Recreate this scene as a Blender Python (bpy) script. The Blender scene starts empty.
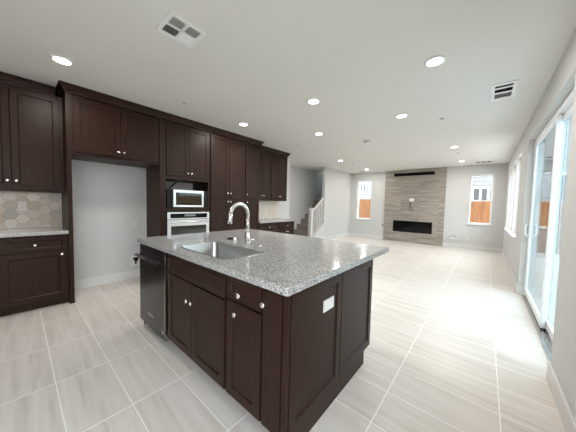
import bpy, bmesh, math, random
from mathutils import Vector, Matrix
random.seed(7)
C = bpy.context.scene
COL = C.collection

# ------------------------------------------------------------------ camera, sky, exposure
CAM_H, YAW, PITCH, ROLL, F_PX = 1.298, -0.7048, -0.0516, 0.0243, 231.78
cyw, syw = math.cos(YAW), math.sin(YAW)
fwd = Vector((syw*math.cos(PITCH), cyw*math.cos(PITCH), math.sin(PITCH)))
r0 = Vector((cyw, -syw, 0)); u0 = r0.cross(fwd)
rt = r0*math.cos(ROLL) + u0*math.sin(ROLL); up = -r0*math.sin(ROLL) + u0*math.cos(ROLL)
cd = bpy.data.cameras.new('camera'); cam = bpy.data.objects.new('camera', cd); COL.objects.link(cam)
m = Matrix((rt, up, -fwd)).transposed().to_4x4(); m.translation = (0, 0, CAM_H); cam.matrix_world = m
cd.sensor_fit = 'HORIZONTAL'; cd.sensor_width = 36; cd.lens = F_PX*36/576; cd.clip_start = .02
C.camera = cam

SKY = 6.2
LAMP_W = 9.0
wd = bpy.data.worlds.new('overcast_sky'); C.world = wd; wd.use_nodes = True
bgn = wd.node_tree.nodes['Background']
bgn.inputs[0].default_value = (.87, .95, 1.0, 1); bgn.inputs[1].default_value = SKY
C.view_settings.view_transform = 'Standard'; C.view_settings.look = 'None'
C.view_settings.gamma = 1; C.view_settings.use_curve_mapping = False
C.view_settings.exposure = 0.62

# ------------------------------------------------------------------ materials
def nt(name):
    m = bpy.data.materials.new(name); m.use_nodes = True
    t = m.node_tree; return m, t, t.nodes, t.links, t.nodes['Principled BSDF']
def mat(name, col, rough=.5, metal=0, spec=.5, coat=0, bump=0, bscale=200):
    m, t, N, L, b = nt(name)
    b.inputs['Base Color'].default_value = (*col, 1); b.inputs['Roughness'].default_value = rough
    b.inputs['Metallic'].default_value = metal; b.inputs['Specular IOR Level'].default_value = spec
    b.inputs['Coat Weight'].default_value = coat
    if bump:
        tc = N.new('ShaderNodeTexCoord'); n = N.new('ShaderNodeTexNoise'); n.inputs['Scale'].default_value = bscale
        n.inputs['Detail'].default_value = 3
        bp = N.new('ShaderNodeBump'); bp.inputs['Strength'].default_value = bump; bp.inputs['Distance'].default_value = .004
        L.new(tc.outputs['Object'], n.inputs['Vector']); L.new(n.outputs[0], bp.inputs['Height']); L.new(bp.outputs[0], b.inputs['Normal'])
    return m
def ramp(N, stops):
    r = N.new('ShaderNodeValToRGB'); e = r.color_ramp.elements
    e[0].position, e[0].color = stops[0][0], (*stops[0][1], 1); e[1].position, e[1].color = stops[-1][0], (*stops[-1][1], 1)
    for p, c in stops[1:-1]:
        q = e.new(p); q.color = (*c, 1)
    return r
def streak(name, stops, scale, rough=.4, nscale=3., detail=6, coat=0, spec=.5):
    """noise stretched along one axis: wood grain, veined tile"""
    m, t, N, L, b = nt(name)
    tc = N.new('ShaderNodeTexCoord'); mp = N.new('ShaderNodeMapping'); mp.inputs['Scale'].default_value = scale
    n = N.new('ShaderNodeTexNoise'); n.inputs['Scale'].default_value = nscale; n.inputs['Detail'].default_value = detail
    r = ramp(N, stops)
    L.new(tc.outputs['Object'], mp.inputs[0]); L.new(mp.outputs[0], n.inputs['Vector']); L.new(n.outputs[0], r.inputs[0])
    L.new(r.outputs[0], b.inputs['Base Color']); b.inputs['Roughness'].default_value = rough; b.inputs['Coat Weight'].default_value = coat
    b.inputs['Specular IOR Level'].default_value = spec
    return m
def tiled(name, axes, size, off, grout, gcol, stops, vein, rough, groutw2=None, shear=.25):
    """rectangular tiles: size (a,b) along axes (e.g. 'xy'), veins running along the first axis"""
    m, t, N, L, b = nt(name)
    tc = N.new('ShaderNodeTexCoord'); sp = N.new('ShaderNodeSeparateXYZ'); L.new(tc.outputs['Object'], sp.inputs[0])
    def mth(op, a, v=None, w=None):
        n = N.new('ShaderNodeMath'); n.operation = op
        for i, s in enumerate((a, v, w)):
            if s is None: continue
            if isinstance(s, (int, float)): n.inputs[i].default_value = s
            else: L.new(s, n.inputs[i])
        return n.outputs[0]
    A = mth('SUBTRACT', sp.outputs[axes[0].upper()], off[0]); B = mth('SUBTRACT', sp.outputs[axes[1].upper()], off[1])
    qa = mth('DIVIDE', A, size[0]); qb = mth('DIVIDE', B, size[1])
    ia = mth('FLOOR', qa); ib = mth('FLOOR', qb)
    fa = mth('FRACT', qa); fb = mth('FRACT', qb)
    def edge(f, s, g):
        d = mth('MINIMUM', f, mth('SUBTRACT', 1.0, f)); return mth('LESS_THAN', mth('MULTIPLY', d, s), g*.5)
    g = mth('MAXIMUM', edge(fa, size[0], grout), edge(fb, size[1], groutw2 or grout))
    cid = N.new('ShaderNodeCombineXYZ'); L.new(ia, cid.inputs[0]); L.new(ib, cid.inputs[1])
    wn = N.new('ShaderNodeTexWhiteNoise'); wn.noise_dimensions = '3D'; L.new(cid.outputs[0], wn.inputs['Vector'])
    va = mth('MULTIPLY', A, vein[0]); vb = mth('MULTIPLY', mth('ADD', B, mth('MULTIPLY', A, shear*.15)), vein[1])
    cv = N.new('ShaderNodeCombineXYZ'); L.new(va, cv.inputs[0]); L.new(vb, cv.inputs[1]); L.new(mth('MULTIPLY', wn.outputs['Value'], 37.0), cv.inputs[2])
    n = N.new('ShaderNodeTexNoise'); n.inputs['Scale'].default_value = 1; n.inputs['Detail'].default_value = 5; n.inputs['Roughness'].default_value = .6
    L.new(cv.outputs[0], n.inputs['Vector'])
    mixv = mth('ADD', n.outputs[0], mth('MULTIPLY', mth('SUBTRACT', wn.outputs['Value'], .5), .10))
    r = ramp(N, stops); L.new(mixv, r.inputs[0])
    mx = N.new('ShaderNodeMix'); mx.data_type = 'RGBA'; L.new(g, mx.inputs[0]); L.new(r.outputs[0], mx.inputs[6]); mx.inputs[7].default_value = (*gcol, 1)
    L.new(mx.outputs[2], b.inputs['Base Color'])
    L.new(mth('ADD', mth('MULTIPLY', g, .9-rough), rough), b.inputs['Roughness'])
    b.inputs['Specular IOR Level'].default_value = .36
    bp = N.new('ShaderNodeBump'); bp.inputs['Strength'].default_value = .3; bp.inputs['Distance'].default_value = .002
    L.new(mth('SUBTRACT', 1.0, g), bp.inputs['Height']); L.new(bp.outputs[0], b.inputs['Normal'])
    return m
def granite(name):
    m, t, N, L, b = nt(name)
    tc = N.new('ShaderNodeTexCoord')
    v = N.new('ShaderNodeTexVoronoi'); v.inputs['Scale'].default_value = 210
    n = N.new('ShaderNodeTexNoise'); n.inputs['Scale'].default_value = 120; n.inputs['Detail'].default_value = 4
    L.new(tc.outputs['Object'], v.inputs['Vector']); L.new(tc.outputs['Object'], n.inputs['Vector'])
    sx = N.new('ShaderNodeSeparateColor'); L.new(v.outputs['Color'], sx.inputs[0])
    a = N.new('ShaderNodeMath'); a.operation = 'MULTIPLY_ADD'; L.new(sx.outputs[0], a.inputs[0]); a.inputs[1].default_value = .62
    mm = N.new('ShaderNodeMath'); mm.operation = 'MULTIPLY'; L.new(n.outputs[0], mm.inputs[0]); mm.inputs[1].default_value = .38
    L.new(mm.outputs[0], a.inputs[2])
    r = ramp(N, [(.12, (.04, .04, .042)), (.23, (.14, .14, .143)), (.40, (.33, .328, .322)), (.60, (.47, .466, .46)), (.80, (.66, .655, .65))])
    L.new(a.outputs[0], r.inputs[0]); L.new(r.outputs[0], b.inputs['Base Color'])
    b.inputs['Roughness'].default_value = .12; b.inputs['Specular IOR Level'].default_value = .6
    return m
def glass(name, tint=(1, 1, 1), refl=.06):
    m = bpy.data.materials.new(name); m.use_nodes = True; t = m.node_tree; N = t.nodes; L = t.links; N.clear()
    o = N.new('ShaderNodeOutputMaterial'); tr = N.new('ShaderNodeBsdfTransparent'); gl = N.new('ShaderNodeBsdfGlossy')
    lw = N.new('ShaderNodeLayerWeight'); lw.inputs['Blend'].default_value = .5; mx = N.new('ShaderNodeMixShader')
    pw = N.new('ShaderNodeMath'); pw.operation = 'POWER'; pw.inputs[1].default_value = 5; fr = N.new('ShaderNodeMath'); fr.operation = 'MULTIPLY_ADD'
    L.new(lw.outputs['Facing'], pw.inputs[0]); L.new(pw.outputs[0], fr.inputs[0]); fr.inputs[1].default_value = .94; fr.inputs[2].default_value = .04
    tr.inputs[0].default_value = (*tint, 1); gl.inputs['Roughness'].default_value = .01
    L.new(fr.outputs[0], mx.inputs[0]); L.new(tr.outputs[0], mx.inputs[1]); L.new(gl.outputs[0], mx.inputs[2]); L.new(mx.outputs[0], o.inputs[0])
    return m
def glow(name, col, s):
    m, t, N, L, b = nt(name); b.inputs['Base Color'].default_value = (*col, 1)
    b.inputs['Emission Color'].default_value = (*col, 1); b.inputs['Emission Strength'].default_value = s; return m

M = {}
M['paint'] = mat('wall_paint', (.585, .59, .58), .75, bump=.12, bscale=160)
M['ceiling'] = mat('ceiling_paint', (.76, .76, .73), .85, bump=.35, bscale=90)
M['trim'] = mat('white_trim_paint', (.69, .69, .68), .4)
M['vinyl'] = mat('white_vinyl', (.86, .88, .90), .35)
M['floor'] = tiled('floor_tile', 'xy', (.5929, .3007), (-3.4224, .1534), .0075, (.90, .88, .85),
                   [(.25, (.56, .50, .455)), (.45, (.66, .61, .565)), (.6, (.70, .655, .615)), (.8, (.75, .71, .675))], (1.3, 22), .34, .006)
M['firetile'] = tiled('fireplace_tile', 'xz', (.593, .295), (-2.998, .0), .003, (.30, .28, .25),
                      [(.28, (.20, .175, .15)), (.45, (.29, .26, .225)), (.6, (.36, .325, .285)), (.78, (.45, .42, .375))], (1.2, 16), .45, shear=.1)
M['wood'] = streak('espresso_wood', [(.3, (.0165, .0062, .0034)), (.55, (.0255, .0099, .0057)), (.75, (.037, .0150, .0087))], (30, 30, 2.2), .40, 2.5, spec=.2)
M['woodin'] = mat('cabinet_shadow_wood', (.02, .012, .009), .6)
M['granite'] = granite('speckled_granite')
M['steel'] = mat('brushed_steel', (.46, .46, .455), .26, 1)
M['steel_light'] = mat('bright_stainless', (.78, .78, .77), .30, 1)
M['chrome'] = mat('polished_chrome', (.90, .90, .90), .16, 1)
M['nickel'] = mat('satin_nickel', (.82, .80, .76), .2, 1)
M['black_steel'] = mat('black_stainless', (.045, .042, .04), .22, .6)
M['black'] = mat('black_plastic', (.008, .008, .008), .45, spec=.2)
M['black_glass'] = mat('black_glass', (.006, .006, .007), .10, 0, .3)
M['dark_glass'] = mat('oven_window_glass', (.035, .028, .02), .05, 0, .5)
M['plastic'] = mat('white_plastic', (.85, .85, .84), .35)
M['plate'] = mat('outlet_plastic', (.66, .66, .65), .45)
M['slot'] = mat('dark_opening', (.006, .006, .006), .9, 0, .05)
M['carpet'] = mat('stair_carpet', (.33, .285, .25), .95, bump=.6, bscale=300)
M['glass'] = glass('window_glass')
M['doorglass'] = glass('patio_door_glass', (.64, .71, .73))
M['lens'] = glow('lamp_lens', (1.0, .95, .86), 9.0)
M['fence'] = streak('cedar_fence_wood', [(.3, (.20, .075, .021)), (.55, (.29, .12, .04)), (.75, (.39, .18, .072))], (7, 7, .5), .75, 2.)
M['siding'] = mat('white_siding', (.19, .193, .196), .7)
M['ground'] = mat('concrete_ground', (.55, .54, .52), .9, bump=.2, bscale=40)
M['roof'] = mat('grey_roofing', (.22, .22, .23), .9)
M['farglass'] = mat('neighbour_window_glass', (.09, .09, .092), .5, 0, .1)
M['hexes'] = [mat('backsplash_tile', c, .22) for c in ((.60, .50, .41), (.52, .43, .35), (.70, .63, .55), (.46, .42, .38), (.63, .54, .47))]
M['hexgrout'] = mat('backsplash_grout', (.34, .30, .25), .8)
M['plaintile'] = mat('pale_backsplash', (.66, .62, .56), .3)

# ------------------------------------------------------------------ mesh helpers
ORG = {}
def box(bm, lo, hi, bev=0, mi=0):
    lo, hi = [min(a, b) for a, b in zip(lo, hi)], [max(a, b) for a, b in zip(lo, hi)]
    vs = [bm.verts.new((x, y, z)) for x in (lo[0], hi[0]) for y in (lo[1], hi[1]) for z in (lo[2], hi[2])]
    fs = [bm.faces.new([vs[i] for i in q]) for q in ((0, 1, 3, 2), (4, 6, 7, 5), (0, 4, 5, 1), (2, 3, 7, 6), (0, 2, 6, 4), (1, 5, 7, 3))]
    for f in fs: f.material_index = mi
    if bev:
        es = list({e for f in fs for e in f.edges})
        bmesh.ops.bevel(bm, geom=es, offset=bev, segments=2, affect='EDGES', profile=.6)
    return fs
def frame_of(u, n):
    u = Vector(u); n = Vector(n); return u, n, Vector((0, 0, 1))
def ring(bm, c, ax, r, seg=16, r2=None):
    ax = Vector(ax).normalized(); a = ax.orthogonal().normalized(); b = ax.cross(a)
    return [bm.verts.new(Vector(c) + a*math.cos(2*math.pi*i/seg)*r + b*math.sin(2*math.pi*i/seg)*(r2 or r)) for i in range(seg)]
def bridge(bm, A, B, smooth=True):
    n = len(A)
    for i in range(n):
        f = bm.faces.new((A[i], A[(i+1) % n], B[(i+1) % n], B[i])); f.smooth = smooth
def lathe(bm, base, ax, prof, seg=20):
    """prof: list of (radius, height along ax)"""
    base = Vector(base); axv = Vector(ax).normalized(); a = axv.orthogonal().normalized(); b = axv.cross(a); rs = []
    for r, h in prof:
        r = max(r, 1e-4)
        rs.append([bm.verts.new(base + axv*h + (a*math.cos(2*math.pi*i/seg) + b*math.sin(2*math.pi*i/seg))*r) for i in range(seg)])
    for A, B in zip(rs, rs[1:]): bridge(bm, A, B)
    bm.faces.new(rs[0][::-1]); bm.faces.new(rs[-1])
def tube(bm, pts, r, seg=12, caps=True):
    pts = [Vector(p) for p in pts]; rad = r if isinstance(r, (list, tuple)) else [r]*len(pts)
    t = [(pts[min(i+1, len(pts)-1)] - pts[max(i-1, 0)]).normalized() for i in range(len(pts))]
    a = t[0].orthogonal().normalized(); rs = []
    for p, tt, q in zip(pts, t, rad):
        a = (a - tt*a.dot(tt)).normalized(); b = tt.cross(a)
        rs.append([bm.verts.new(p + (a*math.cos(2*math.pi*i/seg) + b*math.sin(2*math.pi*i/seg))*q) for i in range(seg)])
    for A, B in zip(rs, rs[1:]): bridge(bm, A, B)
    if caps: bm.faces.new(rs[0][::-1]); bm.faces.new(rs[-1])
def prism(bm, poly, axis, a, b):
    """poly in the two other axes (in xyz order), extruded from a to b along axis"""
    def pt(p, v):
        q = list(p); q.insert('xyz'.index(axis), v); return q
    A = [bm.verts.new(pt(p, a)) for p in poly]; B = [bm.verts.new(pt(p, b)) for p in poly]
    bridge(bm, A, B, False); bm.faces.new(A[::-1]); bm.faces.new(B)
def obj(name, bm, m, parent=None, shade=False):
    bmesh.ops.recalc_face_normals(bm, faces=bm.faces[:])
    me = bpy.data.meshes.new(name)
    if parent is not None: o0 = ORG[parent.name]
    else:
        vs = [v.co for v in bm.verts]
        o0 = Vector(((min(v.x for v in vs)+max(v.x for v in vs))/2, (min(v.y for v in vs)+max(v.y for v in vs))/2, min(v.z for v in vs)))
        if name.split('_')[0] in ('floor', 'ceiling') or name in ('fireplace_surround',): o0 = Vector((0, 0, 0))
    bmesh.ops.translate(bm, verts=bm.verts[:], vec=-o0); bm.to_mesh(me); bm.free()
    for k in (m if isinstance(m, list) else [m]): me.materials.append(k)
    o = bpy.data.objects.new(name, me); COL.objects.link(o)
    if parent is not None: o.parent = parent
    else: o.location = o0
    ORG[o.name] = o0
    return o
def tag(o, label, cat, group=None, kind=None):
    o['label'] = label; o['category'] = cat
    if group: o['group'] = group
    if kind: o['kind'] = kind
    return o
def thing(name, loc, label, cat, group=None):
    o = bpy.data.objects.new(name, None); COL.objects.link(o); o.location = loc; o.empty_display_size = .1
    ORG[o.name] = Vector(loc); return tag(o, label, cat, group)
def struct(name, bm, m, parent=None):
    o = obj(name, bm, m, parent)
    if parent is None: o['kind'] = 'structure'
    return o
def BM(): return bmesh.new()
def boxes(name, lst, m, parent=None, bev=0):
    bm = BM()
    for lo, hi in lst: box(bm, lo, hi, bev)
    return obj(name, bm, m, parent)
def dup(root, loc, label):
    r = root.copy(); COL.objects.link(r); r.location = loc; r['label'] = label
    for ch in root.children:
        c = ch.copy(); COL.objects.link(c); c.parent = r
    return r

# ------------------------------------------------------------------ room shell
WL, XR, YF, H = -4.42, .441, 9.336, 2.652
YK = 5.25            # end of the kitchen wall
YB = -3.8            # wall behind the camera
T = .16
DY0, DY1, DH = 2.63, 4.99, 2.33         # patio door opening
SW = (-2.7, .35, .0, 2.33)                # unseen glazing added beside and behind the camera to light the foreground
WY0, WY1, WZ0, WZ1 = 5.88, 8.55, .80, 2.35   # triple window
def wall_boxes(a0, a1, z1, holes):
    """split [a0,a1]x[0,z1] around holes (a,b,z0,z1)"""
    out = []; x = a0
    for a, b, c, d in sorted(holes):
        out.append((x, a, 0, z1))
        if c > 0: out.append((a, b, 0, c))
        if d < z1: out.append((a, b, d, z1))
        x = b
    out.append((x, a1, 0, z1)); return out
bm = BM(); box(bm, (WL-2.5, YB-.2, -.12), (XR+T, YF+T, 0)); struct('floor', bm, M['floor'])
bm = BM(); box(bm, (WL-.12, YB-.2, H), (XR+T, YF+T, H+.12)); box(bm, (WL-2.5, YB-.2, H), (WL-.12, 8.0, H+.12)); struct('ceiling', bm, M['ceiling'])
bm = BM()
for a, b, c, d in wall_boxes(YB, YF+T, H, [SW, (DY0, DY1, 0, DH), (5.88, 6.71, WZ0, WZ1), (6.80, 7.63, WZ0, WZ1), (7.72, 8.55, WZ0, WZ1)]): box(bm, (XR, a, c), (XR+T, b, d))
struct('wall_right', bm, M['paint'])
BW = [(-4.15, -3.545, .75, 2.35), (-.41, .155, .81, 2.36)]
bm = BM()
for a, b, c, d in wall_boxes(WL, XR, H, BW): box(bm, (a, YF, c), (b, YF+T, d))
struct('wall_back', bm, M['paint'])
bm = BM(); box(bm, (WL-.12, YB, 0), (WL, YK, H)); struct('wall_left', bm, M['paint'])
# living-room wall beside the stairs: full height past the balustrade, sloped knee wall under it
KS = lambda y: .23 + .68*(y-6.65)
bm = BM(); box(bm, (WL-.12, 7.21, 0), (WL, YF+T, H))
prism(bm, [(6.54, 0), (7.21, 0), (7.21, KS(7.21)), (6.62, KS(6.62)), (6.54, KS(6.62))], 'x', WL-.12, WL)
struct('wall_stair', bm, M['paint'])
bm = BM(); box(bm, (WL-1.12, YK-.9, 0), (WL-1.0, 8.05, H)); struct('wall_stairwell', bm, M['paint'])
bm = BM(); box(bm, (WL-1.12, YK-1.02, 0), (WL-.12, YK-.9, H)); struct('wall_hall', bm, M['paint'])
bm = BM(); box(bm, (WL-2.5, 8.05, 0), (WL-1.0, 8.17, 4.6)); struct('wall_landing', bm, M['paint'])
bm = BM(); box(bm, (WL-2.5, 9.35, 0), (WL-.12, 9.47, 4.6)); box(bm, (WL-2.5, 8.0, 4.6), (WL, 9.47, 4.7)); box(bm, (WL-2.6, 8.05, 0), (WL-2.5, 9.47, 4.0))  # outer wall stops short: added gap lets sky light onto the landing
box(bm, (WL-.12, 7.9, H+.12), (WL, 9.47, 4.6)); box(bm, (WL-1.12, 7.9, H+.12), (WL-.12, 8.0, 4.6))
struct('wall_landing', bm, M['paint'])
bm = BM()
RW = []
for a, b, c, d in wall_boxes(WL, XR, H, RW): box(bm, (a, YB-T, c), (b, YB, d))
struct('wall_rear', bm, mat('light_cutting_dark_paint', (.09, .085, .08), .8))  # unseen wall, dark colour put in to dim the island front
# baseboards
bh, bt = .135, .015
boxes('baseboard_back', [((WL, YF-bt, 0), (-3.0, YF, bh)), ((-1.04, YF-bt, 0), (XR, YF, bh))], M['trim'], bev=.003)['kind'] = 'structure'
boxes('baseboard_right', [((XR-bt, DY1, 0), (XR, YF-bt, bh)), ((XR-bt, .35, 0), (XR, DY0, bh)), ((XR, DY1-bt, 0), (XR+.085, DY1, bh)), ((XR, DY0, 0), (XR+.085, DY0+bt, bh)), ((XR-bt, DY1-bt, 0), (XR, DY1, bh)), ((XR-bt, DY0, 0), (XR, DY0+bt, bh))], M['trim'], bev=.003)['kind'] = 'structure'
boxes('baseboard_left', [((WL, .46, 0), (WL+bt, 1.44, bh)), ((WL, 4.84, 0), (WL+bt, YK, bh)), ((WL, 6.56, 0), (WL+bt, YF-bt, bh))], M['trim'], bev=.003)['kind'] = 'structure'

# windows
def window(name, axis, pos, a0, a1, z0, z1, lites, hung, outdir):
    """recessed vinyl window set in the outer part of the wall; axis = direction the opening runs along"""
    def P(a, d, z): return (a, pos+outdir*d, z) if axis == 'x' else (pos+outdir*d, a, z)
    root = bpy.data.objects.new(name, None); COL.objects.link(root); root['kind'] = 'structure'
    root.location = P((a0+a1)/2, .09, z0); ORG[root.name] = Vector(root.location)
    bm = BM(); f = .045
    box(bm, P(a0, .075, z0), P(a1, .145, z0+f), .004); box(bm, P(a0, .075, z1-f), P(a1, .145, z1), .004)
    w = (a1-a0)/lites
    for i in range(lites+1):
        c = a0+w*i; lo, hi = max(a0, c-f), min(a1, c+f); box(bm, P(lo, .075, z0+f), P(hi, .145, z1-f), .004)
    obj('window_frame', bm, M['vinyl'], root)
    for i in range(lites):
        b0 = a0+w*i+f; b1 = a0+w*(i+1)-f
        if hung:
            bm = BM(); zm = z0+(z1-z0)*hung; box(bm, P(b0, .09, zm-.02), P(b1, .13, zm+.02), .003); obj('meeting_rail', bm, M['vinyl'], root)
        bm = BM(); box(bm, P(b0, .108, z0+f), P(b1, .112, z1-f)); obj('pane', bm, M['glass'], root)
    bm = BM(); box(bm, P(a0-.044, -.04, z0-.03), P(a1+.044, 0, z0), .004); box(bm, P(a0, 0, z0-.001), P(a1, .075, z0+.004))
    obj('window_sill', bm, M['trim'], root)
    return root
window('window_1', 'x', YF, *BW[0], 1, 0, 1)
window('window_2', 'x', YF, *BW[1], 1, .475, 1)
for i, y0 in enumerate((5.88, 6.80, 7.72)): window('window_%d' % (i+3), 'y', XR, y0, y0+.83, WZ0, WZ1, 1, 0, 1)

window('window_6', 'y', XR, *SW, 3, 0, 1)  # made-up opening out of view, brings daylight to the near kitchen

# sliding patio door
def empty_struct(name, loc):
    o = bpy.data.objects.new(name, None); COL.objects.link(o); o.location = loc; o['kind'] = 'structure'; ORG[o.name] = Vector(loc); return o
door = empty_struct('door_1', (XR+.1, (DY0+DY1)/2, 0))
fx0, fx1 = XR+.065, XR+.155
bm = BM(); box(bm, (fx0, DY0, DH-.05), (fx1, DY1, DH), .004); box(bm, (fx0, DY0, .0), (fx1, DY0+.05, DH-.05), .004); box(bm, (fx0, DY1-.03, .0), (fx1, DY1, DH-.05), .004)
obj('door_frame', bm, M['vinyl'], door)
bm = BM(); box(bm, (fx0-.02, DY0+.05, 0), (fx1, DY1-.05, .018))
for q in (.012, .05, .078): box(bm, (fx0+q, DY0+.05, .018), (fx0+q+.006, DY1-.05, .034))
obj('door_track', bm, M['steel'], door)
def panel(name, x0, x1, y0, y1, s=.062):
    bm = BM()
    for lo, hi in (((x0, y0, .036), (x1, y0+s, DH-.052)), ((x0, y1-s, .036), (x1, y1, DH-.052)), ((x0, y0+s, .036), (x1, y1-s, .036+.085)), ((x0, y0+s, DH-.052-s), (x1, y1-s, DH-.052))): box(bm, lo, hi, .005)
    p = obj(name, bm, M['vinyl'], door)
    bm = BM(); xm = (x0+x1)/2; box(bm, (xm-.003, y0+s, .121), (xm+.003, y1-s, DH-.052-s)); obj('glass_pane', bm, M['doorglass'], p)
    return p
pa = panel('sliding_panel', fx0+.006, fx0+.042, 3.62, DY1-.032, .05)
panel('fixed_panel', fx0+.048, fx0+.084, DY0+.052, 3.75)
for s in (-1, 1):        # a pull on both faces of the leading stile
    xf = fx0+.006 if s < 0 else fx0+.042; yh = DY1-.032-.025
    bm = BM(); pts = [(xf, yh, .91), (xf+s*.028, yh, .915), (xf+s*.042, yh, .94), (xf+s*.045, yh, 1.0), (xf+s*.042, yh, 1.06), (xf+s*.028, yh, 1.085), (xf, yh, 1.09)]
    tube(bm, pts, .010, 10); box(bm, (xf, yh-.018, .89), (xf+s*.008, yh+.018, 1.11), .003)
    obj('door_handle', bm, M['vinyl'], pa)
boxes('roller', [((fx0+.008, 3.60, .018), (fx0+.04, 3.66, .036))], M['black'], pa)

# ------------------------------------------------------------------ cabinet kit
CX = -3.846
def V3(o, u, n, a, d, z): return Vector(o) + u*a + n*d + Vector((0, 0, z))
def shaker(bm, o, u, n, a0, a1, z0, z1, t=.02, s=.056, rec=.009, bead=.008):
    """door leaf: back face at distance 0 from plane o, front at t; recessed centre panel"""
    u, n, _ = frame_of(u, n)
    def loop(ins, d): return [bm.verts.new(V3(o, u, n, a, d, z)) for a, z in ((a0+ins, z0+ins), (a1-ins, z0+ins), (a1-ins, z1-ins), (a0+ins, z1-ins))]
    L = [loop(0, 0), loop(0, t-.002), loop(.002, t), loop(s, t), loop(s+.002, t-.003), loop(s+bead, t-rec)]
    for A, B in zip(L, L[1:]): bridge(bm, A, B, False)
    bm.faces.new(L[0][::-1]); bm.faces.new(L[-1])
def knob(bm, o, u, n, a, z, d0=.02):
    u, n, _ = frame_of(u, n); lathe(bm, V3(o, u, n, a, d0, z), n, [(.008, 0), (.006, .004), (.0055, .014), (.012, .019), (.0155, .024), (.0155, .028), (.011, .032), (.003, .0335)], 14)
def add_doors(root, o, u, n, lst):
    """lst: (name, a0, a1, z0, z1, knob a, knob z or None)"""
    for name, a0, a1, z0, z1, ka, kz in lst:
        bm = BM(); shaker(bm, o, u, n, a0, a1, z0, z1, s=.056 if z1-z0 > .2 else .034)
        d = obj(name, bm, M['wood'], root)
        if ka is not None:
            bm = BM(); knob(bm, o, u, n, ka, kz); obj('knob', bm, M['nickel'], d)
UL, NL = (0, 1, 0), (1, 0, 0)                      # left wall: runs along +y, faces +x
WB = WL+.002
def left_cab(name, y0, y1, z0, z1, xf, label, cat, doors, toe=False, group=None):
    t = thing(name, (WL, (y0+y1)/2, z0), label, cat, group)
    xb = xf-.02
    lst = [((WB, y0, z0+(.1 if toe else 0)), (xb, y1, z1))]
    if toe: lst.append(((WB, y0, 0), (xb-.07, y1, .1)))
    boxes('body', lst, M['wood'], t)
    add_doors(t, (xb, 0, 0), UL, NL, doors)
    return t
# left of the refrigerator bay
XU = -4.09
TOPZ = 2.555
left_cab('wall_cabinet', -.44, .405, 1.375, TOPZ, XU, 'dark two-door wall cabinet above the hexagon tile backsplash', 'cabinet',
         [('door', -.425, -.025, 1.39, 2.53, -.055, 1.487), ('door', -.02, .375, 1.39, 2.53, .012, 1.487)])
left_cab('base_cabinet', -.14, .405, 0, .874, CX, 'dark base cabinet with one drawer left of the refrigerator bay', 'cabinet',
         [('drawer', -.125, .385, .69, .845, .13, .765), ('door', -.125, .385, .115, .675, .345, .635)], True)
left_cab('base_cabinet', -.70, -.142, 0, .874, CX, 'dark base cabinet at the cut-off left edge under the granite', 'cabinet',
         [('drawer', -.685, -.157, .69, .845, -.42, .765), ('door', -.685, -.157, .115, .675, -.19, .635)], True)
t = tag(boxes('countertop', [((WL, -.70, .875), (CX+.03, .405, .915))], M['granite'], bev=.003), 'short granite countertop under the hexagon tile backsplash', 'countertop')
# refrigerator bay
fc = left_cab('refrigerator_cabinet', .454, 1.448, 1.845, TOPZ, CX, 'dark two-door cabinet over the empty refrigerator bay', 'cabinet',
         [('door', .478, .950, 1.88, 2.53, .922, 1.945), ('door', .956, 1.43, 1.88, 2.53, .984, 1.945)])
boxes('side_panel', [((WB, .408, 0), (CX, .452, TOPZ))], M['wood'], fc, .001)
# oven tower
OY0, OY1 = 1.45, 2.298
t = thing('oven_cabinet', (WL, (OY0+OY1)/2, 0), 'tall dark cabinet housing the microwave and wall oven', 'cabinet')
xb = CX-.02
boxes('body', [((WB, OY0, 0), (CX-.003, OY0+.09, TOPZ)), ((WB, OY1-.022, .1), (xb, OY1, TOPZ)), ((WB, OY0+.09, 1.655), (xb, OY1-.022, TOPZ)),
               ((WB, OY0+.09, 1.135), (xb+.01, OY1-.022, 1.185)), ((WB, OY0+.09, .1), (xb, OY1-.022, .40)), ((WB, OY0+.09, 0), (xb-.07, OY1, .1))], M['wood'], t)
add_doors(t, (xb, 0, 0), UL, NL, [('door', 1.552, 1.912, 1.718, 2.53, 1.884, 1.765), ('door', 1.918, 2.282, 1.718, 2.53, 1.947, 1.765), ('drawer', 1.55, 2.285, .115, .385, 1.917, .30)])
# pantry
left_cab('pantry_cabinet', 2.30, 3.118, 0, TOPZ, CX, 'tall dark four-door pantry cabinet right of the wall oven', 'cabinet',
         [('door', 2.322, 2.712, 1.378, 2.53, 2.684, 1.478), ('door', 2.718, 3.108, 1.378, 2.53, 2.746, 1.478),
          ('door', 2.322, 2.712, .115, 1.356, 2.684, 1.315), ('door', 2.718, 3.108, .115, 1.356, 2.746, 1.315)], True)
left_cab('pantry_cabinet', 3.12, 3.53, 0, TOPZ, CX, 'tall dark narrow pantry cabinet at the end of the tall run', 'cabinet',
         [('door', 3.135, 3.518, 1.378, 2.53, 3.165, 1.478), ('door', 3.135, 3.518, .115, 1.356, 3.165, 1.315)], True)
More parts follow.
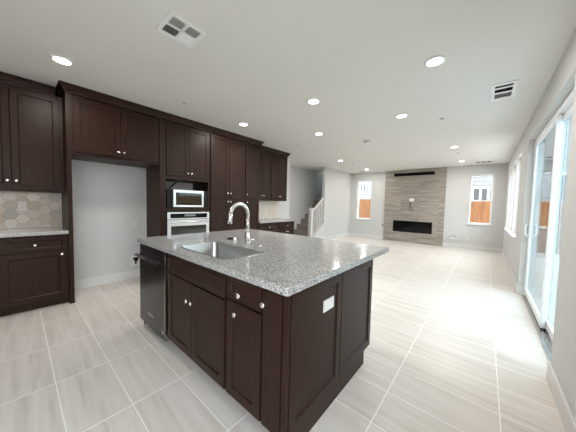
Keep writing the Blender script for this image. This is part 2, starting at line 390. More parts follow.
# buffet run by the stairs
left_cab('wall_cabinet', 3.532, 4.138, 1.375, TOPZ-.01, XU, 'dark wall cabinet beside the tall pantry above the buffet counter', 'cabinet',
         [('door', 3.55, 3.832, 1.39, 2.52, 3.806, 1.487), ('door', 3.838, 4.128, 1.39, 2.52, 3.866, 1.487)])
left_cab('wall_cabinet', 4.14, 4.75, 1.375, TOPZ-.01, XU, 'dark wall cabinet nearest the stairs above the buffet counter', 'cabinet',
         [('door', 4.152, 4.428, 1.39, 2.52, 4.402, 1.487), ('door', 4.434, 4.735, 1.39, 2.52, 4.462, 1.487)])
for y0, y1, lab in ((3.532, 4.168, 'dark base cabinet beside the pantry under the buffet counter'), (4.17, 4.80, 'dark base cabinet nearest the stairs under the buffet counter')):
    ym = (y0+y1)/2
    left_cab('base_cabinet', y0, y1, 0, .85, CX, lab, 'cabinet',
             [('drawer', y0+.015, y1-.015, .675, .83, ym, .745), ('door', y0+.015, ym-.003, .115, .66, ym-.03, .60), ('door', ym+.003, y1-.015, .115, .66, ym+.03, .60)], True)
tag(boxes('countertop', [((WL, 3.532, .852), (CX+.03, 4.825, .89))], M['granite'], bev=.003), 'pale granite buffet countertop between the pantry and the stairs', 'countertop')
# crown mouldings (one per run)
def crown(pts, z0, label):
    """pts: plan polyline along the cabinet fronts, moulding offset to the right-hand side"""
    prof = [(0, 0), (.008, 0), (.012, .018), (.024, .03), (.034, .055), (.052, .075), (.058, .08), (.058, H-z0-.001), (0, H-z0-.001)]
    bm = BM(); P = [Vector((*p, 0)) for p in pts]; rows = []
    for i, p in enumerate(P):
        d = []
        if i > 0: d.append((P[i]-P[i-1]).normalized())
        if i < len(P)-1: d.append((P[i+1]-P[i]).normalized())
        ns = [Vector((q.y, -q.x, 0)) for q in d]
        nn = ns[0] if len(ns) == 1 else (ns[0]+ns[1])/(1+ns[0].dot(ns[1]))
        rows.append([bm.verts.new(p + nn*a + Vector((0, 0, z0+b))) for a, b in prof])
    for A, B in zip(rows, rows[1:]): bridge(bm, A, B, False)
    bm.faces.new(rows[0][::-1]); bm.faces.new(rows[-1])
    return tag(obj('crown_molding', bm, M['wood']), label, 'molding')
zc = TOPZ+.002
crown([(XU-.02, -.44), (XU-.02, .408-.062)], zc, 'dark crown molding on the wall cabinet above the hexagon tiles')
crown([(WL+.005, .408), (CX, .408), (CX, 3.53), (XU+.05, 3.53)], zc, 'long dark crown molding along the tall cabinet run')
crown([(XU-.02, 3.594), (XU-.02, 4.752), (WL+.002, 4.752)], zc-.01, 'dark crown molding on the wall cabinets nearest the stairs')

# backsplash of elongated hexagons
def hexsplash(y0, y1, z0, z1, w, h, mats, label):
    """elongated hexagons (points sideways) laid in columns"""
    bm = BM(); g = .004; x0 = WL+.001
    box(bm, (x0, y0, z0), (x0+.005, y1, z1), 0, 0)
    pw = w*.75; k = 0; y = y0-.02
    def clip(poly):
        for ax, lim, sg in ((0, y0+.001, 1), (0, y1-.001, -1), (1, z0+.001, 1), (1, z1-.001, -1)):
            out = []
            for i, p in enumerate(poly):
                q = poly[(i+1) % len(poly)]; a = (p[ax]-lim)*sg; b = (q[ax]-lim)*sg
                if a >= 0: out.append(p)
                if (a >= 0) != (b >= 0):
                    t = a/(a-b); out.append((p[0]+(q[0]-p[0])*t, p[1]+(q[1]-p[1])*t))
            poly = out
            if len(poly) < 3: return []
        return poly
    while y < y1+w:
        z = z0-h + (h/2 if k % 2 else 0)
        while z < z1+h:
            W, Hh = w/2-g*.6, h/2-g*.5
            poly = clip([(y-W, z), (y-W*.5, z-Hh), (y+W*.5, z-Hh), (y+W, z), (y+W*.5, z+Hh), (y-W*.5, z+Hh)])
            if poly:
                A = [bm.verts.new((x0+.0045, *p)) for p in poly]; B = [bm.verts.new((x0+.011, *p)) for p in poly]
                mi = random.randint(1, len(mats)-1)
                n = len(A)
                for i in range(n): bm.faces.new((A[i], A[(i+1) % n], B[(i+1) % n], B[i])).material_index = mi
                bm.faces.new(B).material_index = mi
                bm.faces.new(A[::-1]).material_index = mi
            z += h
        y += pw; k += 1
    return tag(obj('tile_backsplash', bm, mats), label, 'backsplash')
hexsplash(-.70, .402, .918, 1.373, .129, .112, [M['hexgrout']]+M['hexes'], 'hexagon tile backsplash behind the short granite countertop')
hexsplash(3.535, 4.79, .893, 1.373, .129, .112, [M['plaintile'], M['plaintile'], M['hexes'][2]], 'pale hexagon tile backsplash behind the buffet countertop')

# ------------------------------------------------------------------ appliances in the tower
ax = CX-.02
t = thing('microwave', (-4.1, 1.917, 1.186), 'stainless-framed black microwave in the niche above the wall oven', 'microwave')
boxes('case', [((-4.30, 1.565, 1.187), (ax-.004, 2.272, 1.492))], M['black'], t, .004)
bm = BM(); y0, y1, z0, z1 = 1.655, 2.185, 1.205, 1.488; xq = ax-.004
for lo, hi in (((xq, y0, z0), (xq+.022, y0+.038, z1)), ((xq, y1-.034, z0), (xq+.022, y1, z1)), ((xq, y0+.038, z0), (xq+.022, y1-.034, z0+.032)), ((xq, y0+.038, z1-.045), (xq+.022, y1-.034, z1))): box(bm, lo, hi, .003)
d = obj('door', bm, M['steel_light'], t)
boxes('window', [((xq+.001, y0+.038, z0+.032), (xq+.014, y1-.034, z1-.045))], M['dark_glass'], d)
boxes('handle', [((xq+.022, y0+.06, z1-.030), (xq+.042, y1-.055, z1-.016))], M['steel_light'], d, .004)
bm = BM(); tube(bm, [(WL+.03, 1.80+i*.010, 1.497+.15*(i/14)**.8) for i in range(15)], .012, 8)
tag(obj('power_cord', bm, M['black']), 'black power cord rising behind the microwave', 'cord')
t = thing('wall_oven', (-4.1, 1.917, .405), 'stainless wall oven with black control strip under the microwave', 'oven')
boxes('case', [((-4.38, 1.565, .405), (ax+.002, 2.272, 1.13))], M['black'], t)
xo = ax+.012; oy0, oy1 = 1.553, 2.288
p = boxes('control_panel', [((xo, oy0, 1.002), (xo+.02, oy1, 1.118))], M['steel_light'], t, .003)
boxes('control_glass', [((xo+.02, oy0+.05, 1.022), (xo+.023, oy1-.045, 1.098))], M['black_glass'], p)
boxes('display', [((xo+.023, 1.83, 1.05), (xo+.0235, 2.02, 1.08))], mat('oven_display', (.25, .27, .28), .1), p)
bm = BM(); z0, z1 = .425, .992
for lo, hi in (((xo, oy0, z0), (xo+.022, oy0+.06, z1)), ((xo, oy1-.06, z0), (xo+.022, oy1, z1)), ((xo, oy0+.06, z0), (xo+.022, oy1-.06, z0+.09)), ((xo, oy0+.06, z1-.10), (xo+.022, oy1-.06, z1))): box(bm, lo, hi, .003)
d = obj('door', bm, M['steel_light'], t)
boxes('window', [((xo+.001, oy0+.06, z0+.09), (xo+.016, oy1-.06, z1-.10))], M['dark_glass'], d)
bm = BM(); tube(bm, [(xo+.06, oy0+.03, .955), (xo+.06, oy1-.03, .955)], .011, 12)
for yy in (oy0+.07, oy1-.07): tube(bm, [(xo+.022, yy, .955), (xo+.055, yy, .955)], .008, 8)
obj('handle', bm, M['steel_light'], d)

# ------------------------------------------------------------------ island
IX0, IX1, IY0, IY1 = -2.697, -.668, .795, 2.268
EX = -.684
UF, NF = (1, 0, 0), (0, -1, 0)
FY = .84            # carcass front; doors reach .82
def front_cab(name, x0, x1, label, fronts, z0=.11, z1=.872):
    t = thing(name, ((x0+x1)/2, FY+.3, 0), label, 'cabinet')
    boxes('body', [((x0, FY, z0), (x1, 1.44, z1)) if name != 'sink_cabinet' else ((x0, FY, z0), (x1, 1.44, .66)), ((x0, FY+.075, 0), (x1, 1.44, z0))] + ([((x0, FY, .66), (x1, FY+.03, z1))] if name == 'sink_cabinet' else []), M['wood'], t)
    add_doors(t, (0, FY, 0), UF, NF, fronts)
    return t
front_cab('sink_cabinet', -2.035, -1.182, 'dark island sink cabinet with two doors beside the dishwasher',
          [('false_front', -2.02, -1.194, .705, .855, None, None), ('door', -2.02, -1.611, .125, .692, -1.642, .565), ('door', -1.605, -1.194, .125, .692, -1.575, .565)])
front_cab('drawer_cabinet', -1.18, -.862, 'dark island cabinet with one drawer over one door', [('drawer', -1.172, -.868, .725, .855, -1.03, .775), ('door', -1.172, -.868, .125, .712, -1.065, .655)])
t = front_cab('pullout_cabinet', -.86, -.716, 'narrow dark pull-out cabinet at the near corner of the island', [])
bm = BM(); box(bm, (-.853, FY-.02, .125), (-.722, FY, .855), .002); d = obj('door', bm, M['wood'], t)
bm = BM(); knob(bm, (0, FY, 0), UF, NF, -.832, .785); obj('knob', bm, M['nickel'], d)
# end and back cladding
t = thing('island_end_panel', (EX, 1.37, 0), 'dark paneled end of the island facing the patio door', 'panel')
bm = BM(); zt = .872
prism(bm, [(.826, .11), (.90, .11), (.90, 0), (1.83, 0), (1.83, .125), (1.913, .125), (1.913, zt), (.826, zt)], 'x', -.714, EX-.018)
obj('backing', bm, M['wood'], t)
for a0, a1 in ((.85, 1.366), (1.372, 1.905)):
    bm = BM(); shaker(bm, (EX-.018, 0, 0), UL, NL, a0, a1, .135, .86, t=.018, s=.052); obj('raised_panel', bm, M['wood'], t)
boxes('corner_post', [((-.716, .822, .11), (EX-.004, .846, zt))], M['wood'], t, .003)
t = tag(boxes('island_back_panel', [((-2.66, 1.893, .125), (-.716, 1.913, zt)), ((-2.66, 1.81, 0), (-.716, 1.83, .125)), ((-2.685, .85, 0), (-2.665, 1.913, zt)), ((-2.66, 1.81, .105), (-.716, 1.893, .125))], M['wood']), 'dark cladding on the far side of the island', 'panel')
# dishwasher
t = thing('dishwasher', (-2.36, 1.1, 0), 'black stainless dishwasher at the far end of the island front', 'dishwasher')
boxes('case', [((-2.66, FY, .09), (-2.04, 1.42, .868)), ((-2.66, FY+.07, 0), (-2.04, 1.42, .09))], M['black'], t)
d = boxes('door', [((-2.66, .808, .085), (-2.053, FY, .79)), ((-2.66, .81, .795), (-2.053, FY, .862))], M['black_steel'], t, .004)
boxes('edge_strip', [((-2.051, .806, .085), (-2.040, FY, .862))], M['steel'], d)
bm = BM(); tube(bm, [(-2.63, .765, .76), (-2.08, .765, .76)], .012, 12)
for xx in (-2.60, -2.11): tube(bm, [(xx, .808, .76), (xx, .768, .76)], .009, 8)
obj('handle', bm, M['black_steel'], d)
boxes('badge', [((-2.44, .806, .205), (-2.30, .808, .225))], M['steel'], d)
bm = BM(); lathe(bm, (-2.09, .808, .15), (0, -1, 0), [(.02, 0), (.02, .002)], 16); obj('round_sticker', bm, M['steel'], d)

# countertop with the sink cut-out
SX0, SX1, SY0, SY1, SR = -1.985, -1.283, .893, 1.262, .06
def rrect(x0, x1, y0, y1, r, n=6):
    pts = []
    for cx, cy, a in ((x1-r, y1-r, 0), (x0+r, y1-r, 90), (x0+r, y0+r, 180), (x1-r, y0+r, 270)):
        for i in range(n+1):
            q = math.radians(a+90*i/n); pts.append((cx+r*math.cos(q), cy+r*math.sin(q)))
    return pts
bm = BM()
def closed(pts, z):
    vs = [bm.verts.new((x, y, z)) for x, y in pts]; return vs, [bm.edges.new((vs[i], vs[(i+1) % len(vs)])) for i in range(len(vs))]
ov, oe = closed(rrect(IX0, IX1, IY0, IY1, .012, 3), .914); iv, ie = closed(rrect(SX0, SX1, SY0, SY1, SR), .914)
bmesh.ops.triangle_fill(bm, edges=oe+ie, use_beauty=True)
ex = bmesh.ops.extrude_face_region(bm, geom=bm.faces[:])
bmesh.ops.translate(bm, verts=[v for v in ex['geom'] if isinstance(v, bmesh.types.BMVert)], vec=(0, 0, -.040))
tag(obj('countertop', bm, M['granite']), 'large grey granite island countertop with a sink cut-out', 'countertop')
# undermount sink
t = thing('sink', (-1.63, 1.08, .68), 'stainless undermount sink in the granite island countertop', 'sink')
bm = BM(); rows = []
for ins, z, rr in ((-.007, .9145, SR+.007), (-.006, .9165, SR+.006), (.003, .9165, SR-.003), (.005, .913, SR-.005), (.012, .72, SR-.01), (.026, .695, SR-.015), (.05, .687, .04), (.15, .683, .02)):
    rows.append([bm.verts.new((x, y, z)) for x, y in rrect(SX0+ins, SX1-ins, SY0+ins, SY1-ins, max(rr, .01))])
for A, B in zip(rows, rows[1:]): bridge(bm, A, B)
bm.faces.new(rows[-1])
o2 = []
for ins, z in ((.004, .9144), (.006, .72), (.012, .675)): o2.append([bm.verts.new((x, y, z)) for x, y in rrect(SX0+ins-.002, SX1-ins+.002, SY0+ins-.002, SY1-ins+.002, SR-.004)])
bridge(bm, rows[0], o2[0]); bridge(bm, o2[0], o2[1]); bridge(bm, o2[1], o2[2]); bm.faces.new(o2[2])
obj('basin', bm, M['steel'], t)
bm = BM(); lathe(bm, (-1.63, 1.08, .683), (0, 0, 1), [(.042, 0), (.042, .003), (.03, .004), (.028, .001), (.004, .001)], 20); obj('drain', bm, M['chrome'], t)
# faucet
fxp, fyp = -1.718, 1.43
t = thing('faucet', (fxp, fyp, .914), 'tall chrome gooseneck faucet standing behind the island sink', 'faucet')
bm = BM(); lathe(bm, (fxp, fyp, .914), (0, 0, 1), [(.028, 0), (.028, .006), (.022, .01), (.021, .10), (.019, .105)], 20); obj('base', bm, M['chrome'], t)
pts = [(fxp, fyp, 1.0), (fxp, fyp, 1.10), (fxp, fyp, 1.19)]
cy, rr = fyp-.098, .098
for i in range(13):
    a = math.radians(172*i/12); pts.append((fxp, cy+rr*math.cos(a), 1.19+rr*math.sin(a)))
bm = BM(); tube(bm, pts, .0165, 14); obj('gooseneck', bm, M['chrome'], t)
e = Vector(pts[-1]); bm = BM(); tube(bm, [e+Vector((0, 0, .005)), e+Vector((0, -.004, -.04)), e+Vector((0, -.009, -.09)), e+Vector((0, -.009, -.094))], [.016, .019, .021, .016], 14)
obj('spray_head', bm, M['chrome'], t)
bm = BM(); tube(bm, [(fxp+.018, fyp, .945), (fxp+.048, fyp, .945)], .013, 12); tube(bm, [(fxp+.046, fyp, .945), (fxp+.06, fyp-.004, .952), (fxp+.10, fyp-.01, .962)], [.009, .008, .006], 10); obj('lever', bm, M['chrome'], t)
t = thing('soap_dispenser', (-1.81, 1.350, .914), 'chrome soap dispenser beside the base of the faucet', 'dispenser')
bm = BM(); lathe(bm, (-1.81, 1.350, .914), (0, 0, 1), [(.024, 0), (.024, .006), (.019, .01), (.019, .05), (.016, .058), (.004, .06)], 18); obj('body', bm, M['chrome'], t)
bm = BM(); tube(bm, [(-1.81, 1.350, .955), (-1.855, 1.32, .955), (-1.872, 1.31, .945)], [.012, .012, .010], 10); obj('nozzle', bm, M['black'], t)
bm = BM(); lathe(bm, (-1.53, 1.42, .914), (0, 0, 1), [(.021, 0), (.021, .004), (.015, .006), (.013, .009), (.003, .009)], 18)
tag(obj('push_button', bm, M['chrome']), 'small round chrome push button in the granite right of the faucet', 'button')

# ------------------------------------------------------------------ outlets
def outlet(o, u, n, label, w=.072, h=.115, rec=True, mt='plate'):
    t = thing('wall_outlet', o, label, 'outlet'); u, n, _ = frame_of(u, n); o = Vector(o)
    def bx(bm, a0, a1, z0, z1, d0, d1, bev=0):
        p = o+u*a0+n*d0+Vector((0, 0, z0)); q = o+u*a1+n*d1+Vector((0, 0, z1)); box(bm, p, q, bev)
    bm = BM(); bx(bm, -w/2, w/2, -h/2, h/2, .0005, .006, .002); obj('cover_plate', bm, M[mt], t)
    for z in (-.03, .008):
        bm = BM(); bx(bm, -.016, .016, z, z+.024, .006, .008, .002); s = obj('socket', bm, M[mt], t)
        bm = BM(); bx(bm, -.008, -.005, z+.008, z+.018, .008, .0084); bx(bm, .005, .008, z+.008, z+.018, .008, .0084); obj('slot', bm, M['slot'], s)
    return t
t = thing('wall_outlet', (EX-.009, 1.172, .70), 'wide white outlet plate on the paneled end of the island', 'outlet')
boxes('cover_plate', [((EX-.0085, 1.150, .668), (EX-.002, 1.268, .738))], M['plastic'], t, .002)
for y in (1.18, 1.238): boxes('socket', [((EX-.002, y-.018, .684), (EX-.0002, y+.018, .722))], M['plastic'], t, .0008)
outlet((WL+.0125, .05, 1.19), UL, NL, 'outlet set in the hexagon tile backsplash', mt='plaintile')
outlet((WL, 1.265, .915), UL, NL, 'white outlet high inside the empty refrigerator bay')
outlet((-3.62, YF, .32), (1, 0, 0), (0, -1, 0), 'white outlet low on the wall below the tall window left of the fireplace')
outlet((-.405, YF, .352), (1, 0, 0), (0, -1, 0), 'white outlet right of the coiled wire low on the back wall')
outlet((.081, YF, .35), (1, 0, 0), (0, -1, 0), 'white outlet under the window near the right back corner')
outlet((WL, 7.95, .36), UL, NL, 'white outlet low on the wall past the stair railing')
outlet((XR, 7.55, .33), (0, -1, 0), (-1, 0, 0), 'white outlet low under the triple window')
t = thing('water_valve_box', (WL, 1.28, .20), 'white recessed water valve box low inside the refrigerator bay', 'valve box')
y0, y1, z0, z1 = 1.205, 1.35, .205, .37
boxes('frame', [((WL, y0, z0), (WL+.012, y0+.022, z1)), ((WL, y1-.022, z0), (WL+.012, y1, z1)), ((WL, y0+.022, z0), (WL+.012, y1-.022, z0+.022)), ((WL, y0+.022, z1-.022), (WL+.012, y1-.022, z1))], M['plastic'], t, .002)
boxes('recess', [((WL+.0005, y0+.022, z0+.022), (WL+.003, y1-.022, z1-.022))], M['plastic'], t)
bm = BM(); prism(bm, [(1.235, .345), (1.32, .345), (1.285, .28), (1.27, .28)], 'x', WL+.004, WL+.05); tube(bm, [(WL+.025, 1.277, .285), (WL+.025, 1.277, .235)], .01, 8); obj('valve', bm, M['slot'], t)

# ------------------------------------------------------------------ fireplace wall
FX0, FX1 = -2.998, -1.043
fb = (-2.655, -1.372, .372, .785); sb = (-2.70, -1.38, 2.425, 2.54); fy = YF-.04
bm = BM()
for a, b, c, d in [(FX0, FX1, 0, fb[2]), (FX0, fb[0], fb[2], fb[3]), (fb[1], FX1, fb[2], fb[3]), (FX0, FX1, fb[3], sb[2]), (FX0, sb[0], sb[2], sb[3]), (sb[1], FX1, sb[2], sb[3]), (FX0, FX1, sb[3], H)]: box(bm, (a, fy, c), (b, YF-.001, d))
bmesh.ops.remove_doubles(bm, verts=bm.verts[:], dist=.0001)
tag(obj('fireplace_surround', bm, M['firetile']), 'floor to ceiling grey-brown tile surround around the fireplace', 'fireplace surround')
t = thing('fireplace', ((fb[0]+fb[1])/2, YF-.02, fb[2]), 'long black linear fireplace low in the tile surround', 'fireplace')
boxes('firebox', [((fb[0], fy+.024, fb[2]), (fb[1], YF-.002, fb[3]))], M['slot'], t)
boxes('glass_front', [((fb[0]+.02, fy+.012, fb[2]+.02), (fb[1]-.02, fy+.018, fb[3]-.02))], M['black_glass'], t)
boxes('trim_frame', [((fb[0], fy-.006, fb[2]), (fb[1], fy+.02, fb[2]+.02)), ((fb[0], fy-.006, fb[3]-.02), (fb[1], fy+.02, fb[3])), ((fb[0], fy-.006, fb[2]+.02), (fb[0]+.02, fy+.02, fb[3]-.02)), ((fb[1]-.02, fy-.006, fb[2]+.02), (fb[1], fy+.02, fb[3]-.02))], M['black'], t)
tag(boxes('heat_vent', [((sb[0], fy+.02, sb[2]), (sb[1], YF-.002, sb[3]))], M['slot']), 'long black slot vent near the ceiling in the tile surround', 'vent')
t = thing('media_outlet', (-2.05, fy, 1.50), 'white media outlet with a hanging wire in the middle of the tile surround', 'outlet')
boxes('cover_plate', [((-2.125, fy-.008, 1.50), (-2.055, fy-.0005, 1.61)), ((-2.05, fy-.008, 1.50), (-1.98, fy-.0005, 1.61))], M['plastic'], t, .002)
bm = BM(); tube(bm, [(-2.09+.115*(1-math.cos(2*math.pi*a/19))/2*(1.6 if a > 9 else .3) - (.05*math.sin(math.pi*a/19)), fy-.014, 1.50-.33*math.sin(math.pi*a/19)) for a in range(20)], .006, 6); obj('wire', bm, M['black'], t)
bm = BM(); lathe(bm, (-3.05, YF, .566), (0, -1, 0), [(.03, 0), (.03, .005), (.012, .006), (.012, .02)], 14)
tag(obj('gas_key_valve', bm, M['black_steel']), 'small dark gas key valve beside the left edge of the tile surround', 'valve')
bm = BM(); pts = [(-.93, YF-.004, .285), (-.92, YF-.03, .30), (-.89, YF-.05, .33)]
for i in range(27):
    a = math.radians(165-16*i); pts.append((-.745+.125*math.cos(a), YF-.05-.0015*i, .358+.066*math.sin(a)))
tube(bm, pts, .014, 8)
tag(obj('coiled_wire', bm, M['steel_light']), 'grey coiled wire sticking out low on the wall right of the fireplace', 'wire')

# ------------------------------------------------------------------ stairs
t = thing('staircase', (WL-.56, 6.37, 0), 'grey carpeted staircase climbing behind the white railing', 'staircase')
RH, RN, N0 = .186, .25, 6.37
for k in range(7):
    y = N0+RN*k; bm = BM(); box(bm, (WL-.984, y, 0 if k == 0 else RH*k), (WL-.132, 8.04, RH*(k+1)), .008); obj('step', bm, M['carpet'], t)
boxes('landing', [((WL-2.45, 8.18, 1.30), (WL-.125, 9.34, 1.488)), ((WL-.995, 8.04, 1.30), (WL-.125, 8.18, 1.488))], M['carpet'], t)
bm = BM(); prism(bm, [(6.32, 0), (6.60, 0), (8.03, 1.06), (8.03, 1.50), (6.32, .28)], 'x', WL-.999, WL-.986); obj('skirt_board', bm, M['trim'], t)
t = thing('stair_railing', (WL-.06, 6.5, 0), 'white stair railing with a square newel post and balusters', 'railing')
bm = BM(); nx0, nx1, ny0, ny1 = WL-.112, WL-.002, 6.40, 6.51
box(bm, (nx0, ny0, 0), (nx1, ny1, 1.12), .004); box(bm, (nx0-.015, ny0-.015, 1.12), (nx1+.015, ny1+.015, 1.15), .006); box(bm, (nx0-.004, ny0-.004, 1.15), (nx1+.004, ny1+.004, 1.185), .008); box(bm, (nx0-.01, ny0-.01, 0), (nx1+.01, ny1+.01, .16), .004)
obj('newel_post', bm, M['trim'], t)
rz = lambda y: 1.02 + .70*(y-6.51)
bm = BM(); prism(bm, [(6.511, rz(6.511)), (7.205, rz(7.205)), (7.205, rz(7.205)+.06), (6.511, rz(6.511)+.06)], 'x', WL-.09, WL-.03); obj('handrail', bm, M['trim'], t)
bm = BM(); prism(bm, [(6.56, KS(6.62)+.001), (6.62, KS(6.62)+.001), (7.205, KS(7.205)+.001), (7.205, KS(7.205)+.03), (6.62, KS(6.62)+.03), (6.56, KS(6.62)+.03)], 'x', WL-.119, WL+.012); obj('cap_rail', bm, M['trim'], t)
for k in range(5):
    y = 6.63+.115*k; bm = BM(); prism(bm, [(y, KS(y)+.03), (y+.034, KS(y+.034)+.03), (y+.034, rz(y+.034)), (y, rz(y))], 'x', WL-.077, WL-.043); obj('baluster', bm, M['trim'], t)
bm = BM(); tube(bm, [(WL-.16, 7.23, 1.50), (WL-.17, 7.28, 1.55), (WL-.17, 7.9, 1.98)], .024, 10)
tag(obj('handrail', bm, M['trim']), 'short white handrail on the stairwell wall above the railing', 'handrail')

# ------------------------------------------------------------------ ceiling fittings
def lamp_light(loc):
    ld = bpy.data.lights.new('downlight', 'AREA'); ld.shape = 'DISK'; ld.size = .12; ld.energy = LAMP_W; ld.color = (1, .95, .88)
    o = bpy.data.objects.new('downlight', ld); COL.objects.link(o); o.location = (loc[0], loc[1], H-.016); return o
LP = [(-3.23, .327, 'bright recessed ceiling light above the short granite countertop'),
      (-3.24, 2.57, 'bright recessed ceiling light in front of the pantry cabinets'),
      (-.427, 2.547, 'largest bright recessed ceiling light near the patio door'),
      (-1.787, 2.559, 'bright recessed ceiling light straight above the island'),
      (-1.02, 3.75, 'bright recessed ceiling light past the island on the patio side'),
      (-2.49, 3.77, 'bright recessed ceiling light past the island on the cabinet side'),
      (-3.42, 6.41, 'bright recessed ceiling light nearest the staircase'),
      (-3.42, 8.46, 'bright recessed ceiling light by the window left of the fireplace'),
      (-.595, 6.32, 'bright recessed ceiling light nearer than the one by the back right window'),
      (-.587, 8.34, 'bright recessed ceiling light by the window right of the fireplace')]
p0 = None
for x, y, lab in LP:
    if p0 is None:
        p0 = thing('ceiling_light', (x, y, H), lab, 'ceiling light', 'recessed ceiling lights')
        bm = BM(); lathe(bm, (x, y, H-.0005), (0, 0, -1), [(.088, 0), (.088, .004), (.072, .011), (.066, .011), (.066, 0)], 28); obj('trim_ring', bm, M['plastic'], p0)
        bm = BM(); lathe(bm, (x, y, H-.002), (0, 0, -1), [(.066, 0), (.066, .006), (.05, .009), (.002, .010)], 28); obj('lens', bm, M['lens'], p0)
    else: dup(p0, (x, y, H), lab)
    lamp_light((x, y))
# four-way register over the island
t = thing('ceiling_vent', (-1.91, .887, H), 'white four-quadrant ceiling vent above the island', 'vent')
x0, x1, y0, y1 = -2.045, -1.775, .745, 1.03; z = H-.0005; fr = .03
boxes('frame', [((x0, y0, z-.01), (x1, y0+fr, z)), ((x0, y1-fr, z-.01), (x1, y1, z)), ((x0, y0+fr, z-.01), (x0+fr, y1-fr, z)), ((x1-fr, y0+fr, z-.01), (x1, y1-fr, z)),
                ((-1.918, y0+fr, z-.01), (-1.902, y1-fr, z)), ((x0+fr, .880, z-.01), (x1-fr, .896, z))], M['plastic'], t, .002)
boxes('backing', [((x0+fr, y0+fr, z-.001), (x1-fr, y1-fr, z))], M['slot'], t)
for i, (qa, qb, along) in enumerate((((x0+fr, -1.918), (y0+fr, .880), 'y'), ((x0+fr, -1.918), (.896, y1-fr), 'y'), ((-1.902, x1-fr), (y0+fr, .880), 'x'), ((-1.902, x1-fr), (.896, y1-fr), 'x'))):
    bm = BM(); n = 7
    for k in range(n):
        if along == 'x':
            q = qb[0]+(qb[1]-qb[0])*(k+.5)/n; prism(bm, [(q-.006, z-.009), (q-.005, z-.0095), (q+.005, z-.003), (q+.004, z-.0025)], 'x', qa[0], qa[1])
        else:
            q = qa[0]+(qa[1]-qa[0])*(k+.5)/n; s = 1 if i == 1 else -1
            prism(bm, [(q-.006*s, z-.009), (q-.005*s, z-.0095), (q+.005*s, z-.003), (q+.004*s, z-.0025)], 'y', qb[0], qb[1])
    obj('louver', bm, M['plastic'], t)
# register near the patio door
t = thing('ceiling_vent', (.085, 3.66, H), 'white ceiling vent with three dark slots near the patio door', 'vent')
x0, x1, y0, y1 = -.02, .19, 3.42, 3.90
boxes('frame', [((x0, y0, z-.008), (x1, y0+.05, z)), ((x0, y1-.05, z-.008), (x1, y1, z)), ((x0, y0+.05, z-.008), (x0+.03, y1-.05, z)), ((x1-.03, y0+.05, z-.008), (x1, y1-.05, z)), ((x0+.03, 3.525, z-.008), (x1-.03, 3.565, z)), ((x0+.03, 3.665, z-.008), (x1-.03, 3.705, z))], M['plastic'], t, .002)
boxes('backing', [((x0+.03, y0+.05, z-.001), (x1-.03, y1-.05, z))], M['slot'], t)
bm = BM()
for k in range(5):
    q = 3.72+.027*k; prism(bm, [(q-.008, z-.008), (q-.006, z-.008), (q+.012, z-.003), (q+.010, z-.003)], 'x', x0+.03, x1-.03)
obj('louver', bm, M['plastic'], t)
def slotvent(x0, x1, y, n, label):
    t = thing('ceiling_vent', ((x0+x1)/2, y, H), label, 'vent')
    boxes('frame', [((x0, y-.10, z-.004), (x1, y-.085, z)), ((x0, y+.085, z-.004), (x1, y+.10, z)), ((x0, y-.085, z-.004), (x0+.02, y+.085, z)), ((x1-.02, y-.085, z-.004), (x1, y+.085, z))], M['plastic'], t)
    boxes('backing', [((x0+.02, y-.085, z-.0035), (x1-.02, y+.085, z))], M['slot'], t)
    bm = BM()
    for k in range(1, n): q = x0+(x1-x0)*k/n; box(bm, (q-.012, y-.085, z-.0045), (q+.012, y+.085, z-.001))
    obj('divider', bm, M['plastic'], t)
slotvent(-.30, .07, 8.82, 3, 'narrow slotted ceiling vent in front of the right back window')
slotvent(-3.98, -3.72, 9.0, 2, 'narrow slotted ceiling vent in front of the left back window')
for x, y, lab in ((-3.224, 1.544, 'small sprinkler cap on the ceiling in front of the oven cabinet'), (-.576, 4.232, 'small sprinkler cap on the ceiling near the patio door'),
                  (-3.389, 4.244, 'small sprinkler cap on the ceiling in front of the buffet cabinets'), (-3.365, 7.162, 'small sprinkler cap on the ceiling past the staircase'),
                  (-.588, 7.084, 'small sprinkler cap on the ceiling between the two patio-side living room lights')):
    bm = BM(); lathe(bm, (x, y, H-.0005), (0, 0, -1), [(.034, 0), (.034, .003), (.025, .004), (.025, .010), (.021, .013), (.002, .0135)], 18)
    tag(obj('sprinkler_cap', bm, mat('sprinkler_paint', (.58, .57, .55), .6) if 'sprinkler_paint' not in bpy.data.materials else bpy.data.materials['sprinkler_paint']), lab, 'sprinkler', 'ceiling sprinkler caps')
t = thing('smoke_detector', (-1.944, 4.753, H), 'white smoke detector in the middle of the ceiling past the island', 'smoke detector')
bm = BM(); lathe(bm, (-1.944, 4.753, H-.0005), (0, 0, -1), [(.068, 0), (.068, .012), (.062, .022)], 24); obj('base', bm, M['plastic'], t)
bm = BM(); lathe(bm, (-1.944, 4.753, H-.0225), (0, 0, -1), [(.048, 0), (.05, .012)], 24); obj('sensor_grille', bm, M['slot'], t)
bm = BM(); lathe(bm, (-1.944, 4.753, H-.0346), (0, 0, -1), [(.05, 0), (.044, .010), (.002, .012)], 24); obj('cover', bm, M['plastic'], t)

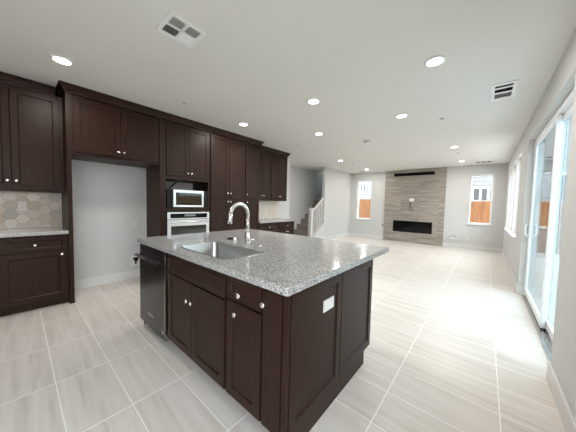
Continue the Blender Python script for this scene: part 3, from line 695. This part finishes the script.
# ------------------------------------------------------------------ outdoors
bm = BM(); box(bm, (WL+.01, YB-T, H+.125), (XR+T, YF+T, 5.6)); struct('wall_upper', bm, M['siding'])  # unseen upper storey, added to keep sky light off the fence
bm = BM(); box(bm, (-20, -20, -.25), (20, 30, -.13)); struct('ground', bm, M['ground'])
def fence(a0, a1, pos, axis, top, label):
    bm = BM(); w = .145; n = int((a1-a0)/w); k = 0
    for i in range(n):
        a = a0+w*i; j = random.uniform(-.006, .006)
        lo, hi = ((a+.005, pos+j, -.13), (a+w-.005, pos+.022+j, top)) if axis == 'x' else ((pos+j, a+.005, -.13), (pos+.022+j, a+w-.005, top))
        box(bm, lo, hi)
    t = thing('wooden_fence', ((a0+a1)/2, pos, -.13) if axis == 'x' else (pos, (a0+a1)/2, -.13), label, 'fence')
    obj('boards', bm, M['fence'], t)
    boxes('rails', [((a0, pos+.03, zz), (a1, pos+.07, zz+.09)) if axis == 'x' else ((pos+.03, a0, zz), (pos+.07, a1, zz+.09)) for zz in (.2, 1.2)], M['fence'], t)
fence(-9, 4.4, 11.4, 'x', 1.63, 'orange cedar fence outside the two back windows')
fence(-6, 11.3, 4.5, 'y', 1.63, 'orange cedar fence running outside the patio door')
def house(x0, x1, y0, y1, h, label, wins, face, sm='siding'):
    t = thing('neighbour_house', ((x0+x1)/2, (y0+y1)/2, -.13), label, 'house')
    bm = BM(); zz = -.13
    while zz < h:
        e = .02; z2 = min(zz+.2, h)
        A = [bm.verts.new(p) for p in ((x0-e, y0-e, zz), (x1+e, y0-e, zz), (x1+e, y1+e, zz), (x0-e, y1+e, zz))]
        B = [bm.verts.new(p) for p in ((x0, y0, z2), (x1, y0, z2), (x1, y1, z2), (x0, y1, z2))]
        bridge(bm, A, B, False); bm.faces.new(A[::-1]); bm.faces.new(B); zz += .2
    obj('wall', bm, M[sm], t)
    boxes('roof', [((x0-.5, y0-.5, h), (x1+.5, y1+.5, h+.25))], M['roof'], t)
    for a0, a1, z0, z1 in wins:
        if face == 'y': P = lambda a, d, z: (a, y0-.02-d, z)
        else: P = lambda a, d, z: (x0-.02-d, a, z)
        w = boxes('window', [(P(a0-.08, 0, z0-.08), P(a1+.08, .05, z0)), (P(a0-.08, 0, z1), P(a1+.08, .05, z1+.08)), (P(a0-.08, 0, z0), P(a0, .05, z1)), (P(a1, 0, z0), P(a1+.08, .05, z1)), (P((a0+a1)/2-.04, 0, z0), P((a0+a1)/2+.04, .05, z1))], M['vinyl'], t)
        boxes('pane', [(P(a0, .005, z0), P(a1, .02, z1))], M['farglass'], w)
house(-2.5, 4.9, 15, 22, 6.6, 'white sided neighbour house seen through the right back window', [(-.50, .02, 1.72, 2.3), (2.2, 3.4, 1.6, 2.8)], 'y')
house(-16, -5.2, 17, 24, 6.6, 'white sided neighbour house seen through the left back window', [(-7.3, -6.9, 2.3, 2.9)], 'y')
